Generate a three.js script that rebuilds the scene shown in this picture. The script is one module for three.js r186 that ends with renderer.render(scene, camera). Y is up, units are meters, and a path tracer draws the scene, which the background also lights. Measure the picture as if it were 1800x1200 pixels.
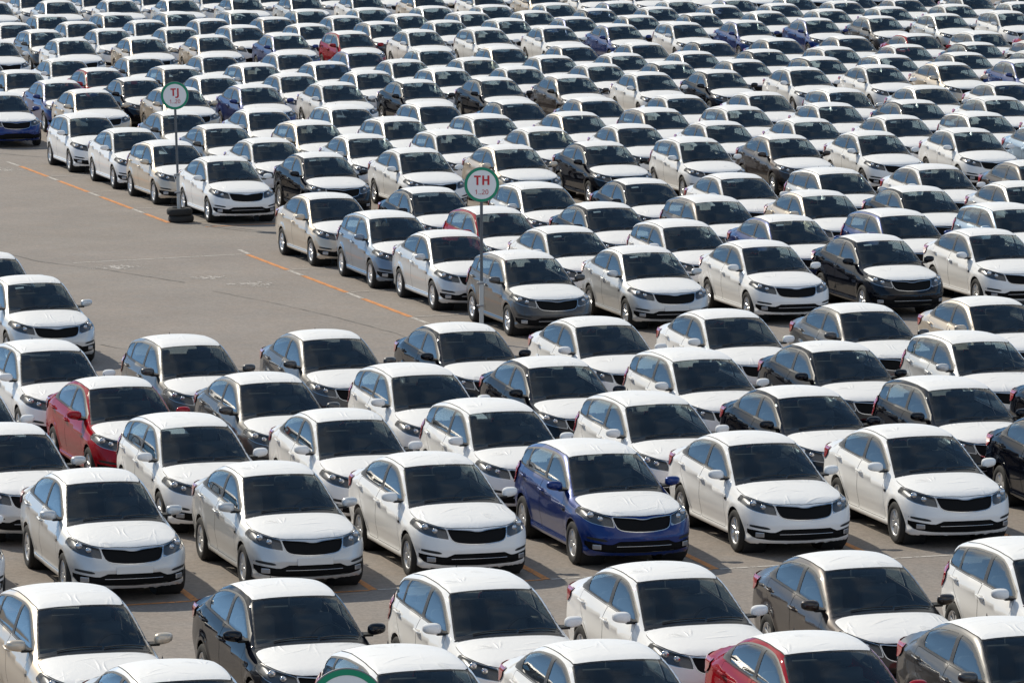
import * as THREE from 'three';
import { mergeGeometries } from 'three/addons/utils/BufferGeometryUtils.js';
import { RoundedBoxGeometry } from 'three/addons/geometries/RoundedBoxGeometry.js';
import { FontLoader } from 'three/addons/loaders/FontLoader.js';
import { TextGeometry } from 'three/addons/geometries/TextGeometry.js';
// ---------- camera, sky, sun, exposure ----------
const scene = new THREE.Scene();
const EYE = 11.47, PITCH = .1163, FOV = 2 * Math.atan(600 / 8893.5) * 180 / Math.PI;
const camera = new THREE.PerspectiveCamera(FOV, 1.5, 1, 3000);
camera.position.set(0, EYE, 0); camera.rotation.set(-PITCH, 0, 0);
var SKY = .90;
const SUN = new THREE.Vector3(-.859, 1.04, -.947).normalize();
function skyTexture() {
  const w = 1024, h = 512, d = new Float32Array(w * h * 4), nz = noise2(11);
  const fbm = (x, y) => { let v = 0, a = .5, f = 1; for (let k = 0; k < 6; k++) { v += a * nz(x * f + 17.3 * k, y * f + 9.1 * k); a *= .5; f *= 2.03; } return v; };
  for (let j = 0; j < h; j++) for (let i = 0; i < w; i++) {
    const el = ((j + .5) / h - .5) * Math.PI, az = ((i + .5) / w - .5) * 2 * Math.PI, y = Math.sin(el), x = Math.cos(el) * Math.cos(az), z = Math.cos(el) * Math.sin(az);
    const up = Math.max(0, y), hz = Math.exp(-up * 6.0), glow = Math.pow(Math.max(0, x * SUN.x + y * SUN.y + z * SUN.z), 24);
    let r = lerp(.12, .56, hz), g = lerp(.235, 1.02, hz), b = lerp(.43, 1.62, hz);
    const k = 1 / (up + .13), u = x * k * .62, v = z * k * .62, wx = fbm(u * .9 + 40, v * .9 + 7) - .5, c = fbm(u + 80 + wx * .9, v + 31 + wx * .7);
    const cov = sstep(.45, .60, c) * sstep(.15, .25, y), lit = .88 + .75 * sstep(.52, .78, fbm(u * 2 + 120, v * 2 + 50)) + .5 * glow;
    r = lerp(r + .5 * glow, 1.06 * lit, cov * .92); g = lerp(g + .47 * glow, 1.03 * lit, cov * .92); b = lerp(b + .42 * glow, 0.96 * lit, cov * .92);
    if (y < 0) { r = .26; g = .25; b = .23; }
    d.set([r * SKY, g * SKY, b * SKY, 1], (j * w + i) * 4);
  }
  const t = new THREE.DataTexture(d, w, h, THREE.RGBAFormat, THREE.FloatType); t.mapping = THREE.EquirectangularReflectionMapping; t.magFilter = THREE.LinearFilter; t.needsUpdate = true; return t;
}

scene.background = skyTexture(); scene.environment = scene.background;
const sun = new THREE.DirectionalLight(lin(1, .925, .785), 4.15); sun.position.copy(SUN).multiplyScalar(150).add(new THREE.Vector3(0, 0, -120)); sun.target.position.set(0, 0, -120);
sun.castShadow = true; sun.shadow.mapSize.set(4096, 4096); Object.assign(sun.shadow.camera, { left: -110, right: 110, top: 110, bottom: -110, near: 1, far: 400 }); scene.add(sun, sun.target);
const renderer = new THREE.WebGLRenderer({ antialias: true }); renderer.shadowMap.enabled = true;
renderer.toneMapping = THREE.LinearToneMapping; renderer.toneMappingExposure = 1.0;

// ---------- small maths ----------
function clamp(v, a, b) { return Math.min(b, Math.max(a, v)); }
function lerp(a, b, t) { return a + (b - a) * t; }
function sstep(a, b, v) { const t = clamp((v - a) / (b - a), 0, 1); return t * t * (3 - 2 * t); }
function rng(seed) { let s = seed >>> 0; return () => { s = (s + 0x6d2b79f5) >>> 0; let t = s; t = Math.imul(t ^ (t >>> 15), t | 1); t ^= t + Math.imul(t ^ (t >>> 7), t | 61); return ((t ^ (t >>> 14)) >>> 0) / 4294967296; }; }
function curve(pts) {                                             // monotone cubic through [x, y] points
  const p = pts.slice().sort((a, b) => a[0] - b[0]), n = p.length, d = [], m = [];
  for (let i = 0; i < n - 1; i++) d.push((p[i + 1][1] - p[i][1]) / (p[i + 1][0] - p[i][0]));
  for (let i = 0; i < n; i++) {
    if (i === 0) m.push(d[0]); else if (i === n - 1) m.push(d[n - 2]);
    else if (d[i - 1] * d[i] <= 0) m.push(0);
    else { const h0 = p[i][0] - p[i - 1][0], h1 = p[i + 1][0] - p[i][0], w1 = 2 * h1 + h0, w2 = h1 + 2 * h0; m.push((w1 + w2) / (w1 / d[i - 1] + w2 / d[i])); }
  }
  return (x) => {
    if (x <= p[0][0]) return p[0][1] + m[0] * (x - p[0][0]);
    if (x >= p[n - 1][0]) return p[n - 1][1] + m[n - 1] * (x - p[n - 1][0]);
    let i = 0; while (x > p[i + 1][0]) i++;
    const h = p[i + 1][0] - p[i][0], t = (x - p[i][0]) / h, t2 = t * t, t3 = t2 * t;
    return (2 * t3 - 3 * t2 + 1) * p[i][1] + (t3 - 2 * t2 + t) * h * m[i] + (3 * t2 - 2 * t3) * p[i + 1][1] + (t3 - t2) * h * m[i + 1];
  };
}
const smax = (a, b, k) => { const h = Math.max(k - Math.abs(a - b), 0) / k; return Math.max(a, b) + h * h * k * 0.25; };
function polySDF(pts) {                                            // signed distance to a closed outline, negative inside
  return (x, y) => {
    let d = 1e9, inside = false;
    for (let i = 0, j = pts.length - 1; i < pts.length; j = i++) {
      const [ax, ay] = pts[j], [bx, by] = pts[i], ex = bx - ax, ey = by - ay, wx = x - ax, wy = y - ay;
      const t = clamp((wx * ex + wy * ey) / (ex * ex + ey * ey), 0, 1), qx = wx - ex * t, qy = wy - ey * t;
      d = Math.min(d, qx * qx + qy * qy);
      if ((ay > y) !== (by > y) && x < ((bx - ax) * (y - ay)) / (by - ay) + ax) inside = !inside;
    }
    return (inside ? -1 : 1) * Math.sqrt(d);
  };
}
function rounded(pts, rounds = 2) {                                // corner cutting: turns an outline into a soft one
  let p = pts;
  for (let k = 0; k < rounds; k++) { const q = []; p.forEach((a, i) => { const b = p[(i + 1) % p.length]; q.push([a[0] * .75 + b[0] * .25, a[1] * .75 + b[1] * .25], [a[0] * .25 + b[0] * .75, a[1] * .25 + b[1] * .75]); }); p = q; }
  return p;
}

// ---------- the car body as a field: x forward from the front axle, y up, z to the car's right ----------
const HUB_R = .31, WHEELBASE = 2.57;
function makeShape(hatch) {
  const C = hatch
    ? curve([[.95, .70], [.80, .752], [.55, .835], [.3, .89], [0, .942], [-.2, .972], [-.30, 1.0], [-.7, 1.205], [-1.10, 1.393], [-1.3, 1.443], [-1.7, 1.474], [-2.2, 1.468], [-2.6, 1.432], [-2.92, 1.385], [-3.0, 1.365], [-3.06, 1.25], [-3.19, .98], [-3.28, .93], [-3.4, .90]])
    : curve([[.95, .70], [.80, .752], [.55, .835], [.3, .89], [0, .942], [-.2, .972], [-.30, 1.0], [-.7, 1.205], [-1.10, 1.393], [-1.3, 1.441], [-1.7, 1.470], [-2.1, 1.456], [-2.45, 1.400], [-2.75, 1.292], [-3.04, 1.160], [-3.16, 1.122], [-3.32, 1.106], [-3.48, 1.098], [-3.55, 1.09], [-3.65, 1.03]]);
  const crown = curve([[1, .06], [.6, .046], [0, .045], [-.3, .045], [-1.1, .055], [-1.7, .065], [-2.4, .07], [-3.2, .06], [-3.6, .06]]);
  const bend = curve([[1, 0], [.2, 0], [-.25, .26], [-1.1, .26], [-1.5, .1], [-1.9, 0], [-2.4, -.1], [-2.9, -.22], [-3.3, hatch ? -.2 : -.1], [-3.6, 0]]);
  const T = (x, z) => { const xe = x + bend(x) * z * z, e = z / .6; return C(xe) - crown(x) * e * e * (0.6 + .4 * e * e); };
  const plan = curve([[1.0, .66], [.75, .73], [.5, .785], [.25, .818], [0, .832], [-.5, .838], [-1.3, .840], [-2.2, .840], [-2.57, .836], [-2.9, .826], [-3.2, .802], [-3.45, .768], [-3.7, .70]]);
  const crease = (x) => .842 + .083 * (-x - 1.65);
  const belt = (x) => .945 + (hatch ? .042 : .050) * (-x - .5);
  const R = hatch ? curve([[.15, -3.17], [.30, -3.25], [.5, -3.275], [.7, -3.27], [.85, -3.235], [.95, -3.21], [1.1, -3.17], [1.4, -3.06]])
    : curve([[.15, -3.42], [.30, -3.50], [.5, -3.525], [.7, -3.52], [.9, -3.505], [1.0, -3.515], [1.08, -3.535], [1.2, -3.5]]);
  const nose = curve([[.12, -.14], [.19, -.09], [.26, -.025], [.34, 0], [.46, .002], [.54, -.02], [.60, -.045], [.68, -.085], [.76, -.135], [.82, -.205], [.90, -.33], [1.0, -.5]]);
  const F = (y, z) => { const q = Math.max(0, z - .50); return .865 + nose(y) - .40 * z * z - 1.5 * q * q; };
  const tuck = curve([[.1, -.09], [.19, -.055], [.235, -.028], [.262, -.030], [.30, -.043], [.40, -.030], [.52, -.008], [.62, 0], [.70, -.004], [.80, -.012]]);
  const archBulge = (x, y) => {
    let b = 0;
    for (const cx of [0, -WHEELBASE]) { const r = Math.hypot(x - cx, y - HUB_R); b += .016 * Math.exp(-Math.pow((r - .375) / .055, 2)) * sstep(.2, .4, y); }
    return b;
  };
  const W = (x, y) => {
    const yc = crease(x), yb = belt(x), yy = Math.min(y, yc);
    let w = plan(x) + tuck(Math.min(yy, .80)) - .10 * Math.max(0, yy - .80);
    const near = yc - yy; w -= .018 * (1 - Math.exp(-near / .05)) * sstep(.35, -.3, x);          // fold under the shoulder crease
    if (y > yc) w -= .34 * (Math.min(y, yb) - yc) + .4 * Math.pow(Math.max(0, Math.min(y, yb) - yc - .03), 1.4);
    if (y > yb) { const t = y - yb; w -= .012 * (1 - Math.exp(-t / .012)) + .30 * t + .22 * t * t; }
    return w + archBulge(x, y);
  };
  const kTop = curve([[1, .05], [.3, .05], [-.3, .05], [-.8, .06], [-1.4, .09], [-2.4, .09], [-2.9, .06], [-3.6, .05]]);
  const f = (x, y, zz) => {
    const z = Math.abs(zz), a = (y - T(x, z)) * .85, b = z - W(x, y);
    let m = smax(a, b, kTop(x)); m = smax(m, (x - F(y, z)) * .9, .055);
    m = smax(m, R(y) + .17 * z * z + .9 * Math.max(0, z - .55) ** 2 - x, hatch && y > 1.0 ? .05 : .045);
    return smax(m, .175 - y, .03);
  };
  return { f, T, W, F, R, C, crease, belt, plan, hatch };
}
// a sheet of rays from a line inside the car to its skin: { p, n, idx }
function skin(S, nx, nphi, ncap) {
  const xa = .10, xb = S.hatch ? -2.72 : -2.85, y0 = .62, rows = [], { f } = S;
  const phis = [], dens = (t) => t;                                   // angle from the floor (-) to the roof's middle (90 degrees)
  for (const d of [-90, -72, -56]) phis.push(d * Math.PI / 180);
  for (let i = 0; i <= nphi; i++) phis.push(lerp(-43, 90, dens(i / nphi)) * Math.PI / 180);
  for (let i = 0; i < ncap; i++) rows.push([xb, -Math.PI / 2 * Math.pow(1 - i / ncap, 1.0)]);
  for (let i = 0; i <= nx; i++) rows.push([lerp(xb, xa, i / nx), 0]);
  for (let i = 1; i <= ncap; i++) rows.push([xa, Math.PI / 2 * Math.pow(i / ncap, 1.0)]);
  const half = phis.length, cols = half * 2 - 1, p = [], n = [], idx = [];
  const grid = new Float64Array(rows.length * half * 6), e = 1e-3;
  rows.forEach(([ox, ps], r) => phis.forEach((ph, c) => {
    const cp = Math.cos(ps), dx = Math.sin(ps), dy = cp * Math.sin(ph), dz = cp * Math.cos(ph);
    let lo = 0, hi = 2.2;
    for (let k = 0; k < 26; k++) { const mid = (lo + hi) / 2; if (f(ox + dx * mid, y0 + dy * mid, dz * mid) < 0) lo = mid; else hi = mid; }
    const x = ox + dx * lo, y = y0 + dy * lo, z = Math.max(0, dz * lo);
    let gx = f(x + e, y, z) - f(x - e, y, z), gy = f(x, y + e, z) - f(x, y - e, z), gz = c === half - 1 || c === 0 ? 0 : f(x, y, z + e) - f(x, y, z - e);
    const L = Math.hypot(gx, gy, gz) || 1; grid.set([x, y, z, gx / L, gy / L, gz / L], (r * half + c) * 6);
  }));
  for (let r = 0; r < rows.length; r++) for (let c = 0; c < cols; c++) {
    const right = c < half, at = (r * half + (right ? c : cols - 1 - c)) * 6, s = right ? 1 : -1;
    p.push(grid[at], grid[at + 1], s * grid[at + 2]); n.push(grid[at + 3], grid[at + 4], s * grid[at + 5]);
  }
  for (let r = 0; r + 1 < rows.length; r++) for (let c = 0; c + 1 < cols; c++) { const a = r * cols + c, b = a + 1, d = a + cols, g = d + 1; idx.push(a, d, b, b, d, g); }
  return { p, n, idx };
}
// cut a sheet where g(x, y, z) changes sign: [inside (g < 0), outside]
function cut(m, g) {
  const val = []; for (let i = 0; i < m.p.length; i += 3) { let v = g(m.p[i], m.p[i + 1], m.p[i + 2], m.n[i], m.n[i + 1], m.n[i + 2]); if (Math.abs(v) < 1e-7) v = 1e-7; val.push(v); }
  const out = [0, 1].map(() => ({ p: [], n: [], idx: [], map: new Map() }));
  const vert = (o, key, get) => { let k = o.map.get(key); if (k === undefined) { k = o.p.length / 3; o.map.set(key, k); const q = get(); o.p.push(q[0], q[1], q[2]); o.n.push(q[3], q[4], q[5]); } return k; };
  const old = (o, i) => vert(o, i, () => [m.p[3 * i], m.p[3 * i + 1], m.p[3 * i + 2], m.n[3 * i], m.n[3 * i + 1], m.n[3 * i + 2]]);
  const N = m.p.length / 3;
  const mid = (o, a, b) => { if (a > b) [a, b] = [b, a]; return vert(o, N + a * N + b, () => { const t = val[a] / (val[a] - val[b]), q = []; for (let k = 0; k < 3; k++) q.push(lerp(m.p[3 * a + k], m.p[3 * b + k], t)); for (let k = 0; k < 3; k++) q.push(lerp(m.n[3 * a + k], m.n[3 * b + k], t)); const L = Math.hypot(q[3], q[4], q[5]) || 1; q[3] /= L; q[4] /= L; q[5] /= L; return q; }); };
  for (let t = 0; t < m.idx.length; t += 3) {
    const v = [m.idx[t], m.idx[t + 1], m.idx[t + 2]], s = v.map((i) => (val[i] < 0 ? 0 : 1)), sum = s[0] + s[1] + s[2];
    if (sum === 0 || sum === 3) { const o = out[sum ? 1 : 0]; o.idx.push(...v.map((i) => old(o, i))); continue; }
    const lone = s.findIndex((q) => (sum === 1 ? q === 1 : q === 0)), a = v[lone], b = v[(lone + 1) % 3], c = v[(lone + 2) % 3];
    const o1 = out[s[lone]], o2 = out[1 - s[lone]];
    o1.idx.push(old(o1, a), mid(o1, a, b), mid(o1, a, c));
    o2.idx.push(mid(o2, a, b), old(o2, b), old(o2, c), mid(o2, a, b), old(o2, c), mid(o2, a, c));
  }
  return out;
}
const OFF = WHEELBASE / 2;                                        // the car's own origin: on the ground, midway between the axles
function sheet(m, lift = 0, uv) {                                 // to a BufferGeometry, moved along its normals
  const g = new THREE.BufferGeometry(), p = new Float32Array(m.p.length), u = new Float32Array(m.p.length / 3 * 2);
  for (let i = 0; i < m.p.length; i += 3) {
    for (let k = 0; k < 3; k++) p[i + k] = m.p[i + k] + m.n[i + k] * lift;
    const q = uv ? uv(p[i], p[i + 1], p[i + 2]) : [p[i], p[i + 1]]; u[i / 3 * 2] = q[0]; u[i / 3 * 2 + 1] = q[1];
    p[i] += OFF;
  }
  g.setAttribute('position', new THREE.BufferAttribute(p, 3)); g.setAttribute('normal', new THREE.BufferAttribute(new Float32Array(m.n), 3));
  g.setAttribute('uv', new THREE.BufferAttribute(u, 2)); g.setIndex(m.idx.slice()); return g;
}
const sideOf = (m) => { const [r, l] = cut(m, (x, y, z) => -z); return { r, l }; };
const surfX = (S, y, z) => { let lo = 0, hi = 1.3; for (let k = 0; k < 24; k++) { const m = (lo + hi) / 2; if (S.f(m, y, z) < 0) lo = m; else hi = m; } return lo; };   // where the nose is, straight ahead of a point
// ---------- cutting the skin into the car's parts ----------
const mirrorZ = (pts) => pts.concat(pts.slice().reverse().filter((q) => Math.abs(q[0]) > 1e-6).map(([z, y]) => [-z, y]));
function carGeometry(hatch, fine) {
  const S = makeShape(hatch), G = {};
  let body = fine ? skin(S, 66, 34, 24) : skin(S, 38, 21, 13);
  const take = (g) => { const [a, b] = cut(body, g); body = b; return a; };
  const railTop = (x) => S.T(x, .575) - .036;
  const xs = (a, b, n) => Array.from({ length: n + 1 }, (_, i) => lerp(a, b, i / n));
  const bendAt = (x) => (x > -1.5 ? .26 : 0);
  // wheel arches: open
  for (const cx of [0, -WHEELBASE]) take((x, y, z) => Math.max(Math.hypot(x - cx, y - HUB_R) - .352, .45 - Math.abs(z)));
  take((x, y, z, nx, ny) => Math.max(y - .215, ny + .6));                                       // flat underside goes
  // glass house on the sides
  const tip = hatch ? -2.90 : -2.80;
  const dloPts = [[-.56, S.belt(-.56) + .022], ...xs(-.66, tip + .06, 16).map((x) => [x, railTop(x)]), ...(hatch ? [[tip - .03, railTop(tip - .02) - .10]] : []), [tip - .04, S.belt(tip) + (hatch ? .05 : .03)], [tip + .02, S.belt(tip) + .012], ...xs(tip + .3, -.7, 6).map((x) => [x, S.belt(x) + .012])];
  const dlo = polySDF(dloPts), side = (z) => .38 - Math.abs(z);
  let house = take((x, y, z) => Math.max(dlo(x, y), side(z)));
  const pillarB = [-1.595, -1.695], pillarC = hatch ? [-2.50, -2.56] : [-2.52, -2.60];
  const lean = (y) => (y - 1.0) * -.10;
  const pane = (x0, x1) => { const [a, b] = cut(house, (x, y, z) => { const q = x - lean(y); return Math.max(dlo(x, y) + (fine ? .02 : .022), q - x0, x1 - q); }); house = b; return a; };
  const panes = { f: pane(9, pillarB[0]), r: pane(pillarB[1], pillarC[0]), q: hatch ? pane(pillarC[1], -9) : null };
  for (const k of 'frq') if (panes[k]) { const s = sideOf(panes[k]); G['glass_' + k + '_r'] = sheet(s.r, -.006); G['glass_' + k + '_l'] = sheet(s.l, -.006); }
  { const s = sideOf(house); G.trim_r = sheet(s.r, -.002); G.trim_l = sheet(s.l, -.002); }
  // windscreen, cowl, roof sheet, rear window
  const xe = (x, z) => x + .26 * z * z, wedge = (x) => lerp(.682, .541, clamp((-.388 - x) / .797, -.2, 1.2));
  const ws = (x, y, z) => Math.max(xe(x, z) + .27, -1.112 - xe(x, z), Math.abs(z) - wedge(x), .86 - y);
  let screen = take(ws);
  const inner = cut(screen, (x, y, z) => Math.max(ws(x, y, z) + .022, xe(x, z) + .335)); G.windscreen = sheet(inner[0], -.004); G.screen_frame = sheet(inner[1], -.001);
  G.cowl = sheet(take((x, y, z) => Math.max(xe(x, z) + .215, -.28 - xe(x, z), Math.abs(z) - .69, .86 - y)), -.004);
  const back = hatch ? -2.76 : -2.46;
  const roof = (x, y, z) => { const e = xe(x, z) + 1.120, zz = Math.abs(z) - (.532 - .02 * sstep(-1.5, -1.1, x)); return Math.max(e, back - x - .10 * z * z, zz, 1.25 - y); };
  let rf = take((x, y, z) => roof(x, y, z) - .012);
  const r2 = cut(rf, (x, y, z) => roof(x, y, z)); G.roof_film = sheet(r2[0], .003, (x, y, z) => [x, z]); G.roof_gap = sheet(r2[1], -.004);
  if (hatch) { const rw = (x, y, z) => Math.max(x + 3.02, Math.abs(z) - .55, 1.02 - y, y - 1.30); G.rear_window = sheet(take(rw), -.004); }
  else { const rw = (x, y, z) => Math.max(x + 2.50 - .12 * z * z, -3.03 - .1 * z * z - x, Math.abs(z) - lerp(.50, .60, clamp((-2.5 - x) / .5, 0, 1)), 1.08 - y); G.rear_window = sheet(take(rw), -.004); }
  // lamps and openings at the front, drawn as seen from ahead
  const lampP = [[.438, .756], [.55, .789], [.66, .819], [.735, .845], [.79, .868], [.815, .865], [.818, .81], [.80, .745], [.765, .697], [.70, .662], [.60, .638], [.50, .622], [.425, .612], [.412, .622]];
  const lamp = polySDF(lampP), front = (x) => .05 - x;
  const lm = sideOf(take((x, y, z) => Math.max(lamp(Math.abs(z), y), front(x))));
  for (const s of 'rl') { const c = cut(lm[s], (x, y, z) => lamp(Math.abs(z), y) + .008); G['lamp_lens_' + s] = sheet(c[0], -.002); G['lamp_house_' + s] = sheet(c[0], -.045); G['lamp_edge_' + s] = sheet(c[1], -.006); }
  // bonnet film
  const hp = [[.725, 0], [.69, .24], [.655, .40], [.57, .535], [.45, .655], [.28, .712], [0, .715], [-.18, .712], [-.315, .69], [-.27, .45], [-.225, .2], [-.212, 0]].map(([x, z]) => [z, x]);
  const hood = polySDF(rounded(mirrorZ(hp), 1));
  let hf = take((x, y, z, nx, ny) => Math.max(hood(z, x) - .006, .70 - y));
  const h2 = cut(hf, (x, y, z) => hood(z, x)); G.hood_film = sheet(h2[0], .003, (x, y, z) => [x, z]); G.hood_gap = sheet(h2[1], -.005);
  const grP = mirrorZ([[0, .722], [.05, .724], [.12, .738], [.20, .744], [.32, .751], [.438, .760], [.436, .735], [.420, .675], [.395, .615], [.365, .582], [.30, .562], [.14, .547], [0, .544]]);
  const gr = polySDF(grP), g2 = cut(take((x, y, z) => Math.max(gr(z, y), .4 - x)), (x, y, z) => gr(z, y) + .011);
  G.grille = sheet(g2[0], -.02); G.grille_frame = sheet(g2[1], .004);
  const low = polySDF((mirrorZ([[0, .428], [.36, .424], [.42, .395], [.48, .372], [.56, .384], [.70, .402], [.775, .408], [.765, .34], [.72, .285], [.50, .262], [0, .256]])));
  G.lower_grille = sheet(take((x, y, z) => Math.max(low(z, y), .3 - x)), -.018);
  // tail lamps
  const tl = polySDF(hatch ? [[-2.84, 1.02], [-2.95, 1.08], [-3.5, 1.10], [-3.5, .74], [-3.06, .74], [-2.93, .86]] : [[-3.04, 1.005], [-3.14, 1.045], [-3.75, 1.05], [-3.75, .82], [-3.26, .82], [-3.12, .90]]);
  const tm = sideOf(take((x, y, z, nx, ny) => Math.max(tl(x, y), .40 - Math.abs(z), ny - .80))); G.tail_r = sheet(tm.r, .016); G.tail_l = sheet(tm.l, .016); G.tailback_r = sheet(tm.r, -.012); G.tailback_l = sheet(tm.l, -.012);
  // doors
  const beltTop = (x) => S.belt(x) + .006;
  const dF = polySDF([[-.515, .285], [-1.655, .285], [-1.668, .5], [-1.66, beltTop(-1.66)], [-.60, beltTop(-.6)], [-.55, .86], [-.505, .65], [-.50, .42]]);
  const dR = polySDF([[-1.663, .285], [-2.10, .285], [-2.18, .42], [-2.28, .58], [-2.43, .70], [-2.575, .78], [-2.645, .90], [-2.66, beltTop(-2.66)], [-1.668, beltTop(-1.66)], [-1.676, .5]]);
  const gap = [];
  for (const [k, d] of [['f', dF], ['r', dR]]) {
    const all = take((x, y, z) => Math.max(d(x, y) - (fine ? .003 : .004), side(z)));
    const [door, line] = cut(all, (x, y, z) => d(x, y) + .004); gap.push(line);
    const s = sideOf(door); G['door_' + k + '_r'] = sheet(s.r); G['door_' + k + '_l'] = sheet(s.l);
  }
  G.door_gap = mergeGeometries(gap.map((q) => sheet(q, -.006)));
  const rear = cut(body, (x, y, z) => x + (hatch ? 3.0 : 3.12) - (y > .62 ? 0 : 0)); 
  const bump = cut(body, (x, y, z) => Math.max(.30 - x, y - .80 + .0 * z));                       // front bumper: its own painted part
  G.front_bumper = sheet(bump[0]); const rb = cut(bump[1], (x, y, z) => Math.max(x + (hatch ? 2.93 : 3.05), y - .70)); G.rear_bumper = sheet(rb[0]); G.body = sheet(rb[1]);
  G.S = S; return G;
}
// ---------- pieces that are fitted to the skin ----------
const place = (g, x, y, z, rx = 0, ry = 0, rz = 0) => { g.rotateX(rx); g.rotateY(ry); g.rotateZ(rz); g.translate(x + OFF, y, z); return g; };
function tyreGeometry(fine) {
  const R = .31, pts = [[.196, -.078], [.215, -.092], [.25, -.097], [.283, -.092], [.300, -.076], [.3085, -.05], [R, 0], [.3085, .05], [.300, .076], [.283, .092], [.25, .097], [.215, .092], [.196, .078]].map(([r, w]) => new THREE.Vector2(r, w));
  const g = new THREE.LatheGeometry(pts, fine ? 40 : 20); g.rotateX(Math.PI / 2); return g;      // axle along z, outer face at +z
}
function rimGeometry(style, fine) {
  const seg = fine ? 36 : 18, list = [];
  const dish = new THREE.LatheGeometry([[.0, .046], [.03, .046], [.034, .058], [.05, .058], [.052, .042], [.10, .030], [.165, .020]].map(([r, w]) => new THREE.Vector2(r, w)), seg); 
  const lip = new THREE.LatheGeometry([[.163, .030], [.172, .062], [.185, .076], [.199, .082], [.203, .074], [.199, .05], [.196, -.05]].map(([r, w]) => new THREE.Vector2(r, w)), seg);
  for (const g of [dish, lip]) { g.rotateX(Math.PI / 2); list.push(g.index ? g : g); }
  const n = style === 'alloy' ? 8 : 6;
  for (let k = 0; k < n; k++) {
    const s = new THREE.Shape(), w0 = style === 'alloy' ? .014 : .030, w1 = style === 'alloy' ? .021 : .047;
    s.moveTo(.03, -w0); s.lineTo(.18, -w1); s.lineTo(.18, w1); s.lineTo(.03, w0); s.closePath();
    const g = new THREE.ExtrudeGeometry(s, { depth: .014, bevelEnabled: true, bevelThickness: .007, bevelSize: .006, bevelSegments: 1, steps: 1 });
    const p = g.attributes.position; for (let i = 0; i < p.count; i++) { const r = Math.hypot(p.getX(i), p.getY(i)); p.setZ(i, p.getZ(i) + .036 + .022 * Math.sin(clamp((r - .03) / .15, 0, 1) * Math.PI * .8)); }
    g.computeVertexNormals(); g.rotateZ(k * 2 * Math.PI / n + .3); list.push(g);
  }
  return mergeGeometries(list.map((g) => { const q = g.index ? g.toNonIndexed() : g; q.deleteAttribute('uv'); return q; }));
}
function mirrorGeometry(side) {                                     // shell with a rounded nose, side = +1 right
  const g = new THREE.SphereGeometry(1, 18, 12), p = g.attributes.position;
  for (let i = 0; i < p.count; i++) {
    let x = p.getX(i), y = p.getY(i), z = p.getZ(i);
    const sq = (v, e) => Math.sign(v) * Math.pow(Math.abs(v), e);
    y = sq(y, .72); z = sq(z, .72); x = x > 0 ? x * 1 : x * .30;
    p.setXYZ(i, x * .085 - .25 * .04 * z * side, y * .069 * (1 - .12 * z * side) + .008 * z * side, z * .116);
  }
  g.computeVertexNormals(); g.translate(-.675 + OFF, 1.035, .885 * side); return g;
}
function mirrorFoot(side) { const s = new THREE.Shape(); s.moveTo(-.62, .955); s.lineTo(-.72, .955); s.lineTo(-.70, 1.0); s.lineTo(-.60, .985); const g = new THREE.ExtrudeGeometry(s, { depth: .13, bevelEnabled: false }); g.translate(OFF, 0, side > 0 ? .70 : -.83); return g; }
function handleGeometry(x, y, z, side) {
  const path = new THREE.CatmullRomCurve3([[-.105, -.012, 0], [-.095, -.004, .030], [-.03, .003, .040], [.04, .003, .040], [.095, -.004, .030], [.105, -.01, 0]].map(([a, b, c]) => new THREE.Vector3(a, b, c * side)));
  const g = new THREE.TubeGeometry(path, 10, .0155, 6); g.rotateZ(-.083); g.translate(x + OFF, y, z); return g;
}
function cupGeometry(x, y, z, side) { const g = new THREE.SphereGeometry(.052, 12, 8); g.scale(1.15, .62, .14); g.translate(x + OFF, y - .008, z); return g; }
function seatGeometry(z, x, fine) {
  const b = fine ? 3 : 2, list = [], add = (w, h, d, px, py, pz, tilt, r = .05) => { const g = new RoundedBoxGeometry(w, h, d, b, r); g.rotateZ(tilt); g.translate(px + OFF, py, pz); list.push(g); };
  add(.52, .16, .50, x + .18, .47, z, .10); add(.15, .62, .48, x - .13, .78, z, .20); add(.09, .17, .26, x - .235, 1.175, z, .12, .04);
  return mergeGeometries(list);
}
function dashGeometry() {
  const s = new THREE.Shape(); s.moveTo(-.42, .30); s.lineTo(-.42, .935); s.quadraticCurveTo(-.60, .975, -.82, .955); s.quadraticCurveTo(-.93, .94, -.95, .87); s.lineTo(-.90, .62); s.lineTo(-.78, .30); s.closePath();
  const g = new THREE.ExtrudeGeometry(s, { depth: 1.30, bevelEnabled: false }); g.translate(OFF, 0, -.65); return g;
}
function tubGeometry(hatch) {                                     // floor, door cards and rear shelf: the cabin's dark lining
  const list = [], bx = (x0, x1, y0, y1, z0, z1) => { const g = new THREE.BoxGeometry(x1 - x0, y1 - y0, z1 - z0); g.translate((x0 + x1) / 2 + OFF, (y0 + y1) / 2, (z0 + z1) / 2); list.push(g); };
  bx(-2.9, -.40, .26, .32, -.66, .66); bx(-2.9, -.5, .30, .93, .655, .675); bx(-2.9, -.5, .30, .93, -.675, -.655);
  bx(hatch ? -3.10 : -3.36, -2.48, .915, .955, -.70, .70); bx(-2.55, -2.47, .30, .95, -.655, .655); if (!hatch) bx(-3.16, -3.10, .93, 1.03, -.66, .66);
  return mergeGeometries(list);
}
function benchGeometry(fine) {
  const list = [], add = (w, h, d, px, py, pz, t, r = .05) => { const g = new RoundedBoxGeometry(w, h, d, 2, r); g.rotateZ(t); g.translate(px + OFF, py, pz); list.push(g); };
  add(.48, .16, 1.22, -2.02, .47, 0, .08); add(.14, .60, 1.22, -2.30, .78, 0, .24); for (const z of [-.36, .36]) add(.08, .13, .25, -2.40, 1.12, z, .15, .035);
  return mergeGeometries(list);
}
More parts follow.
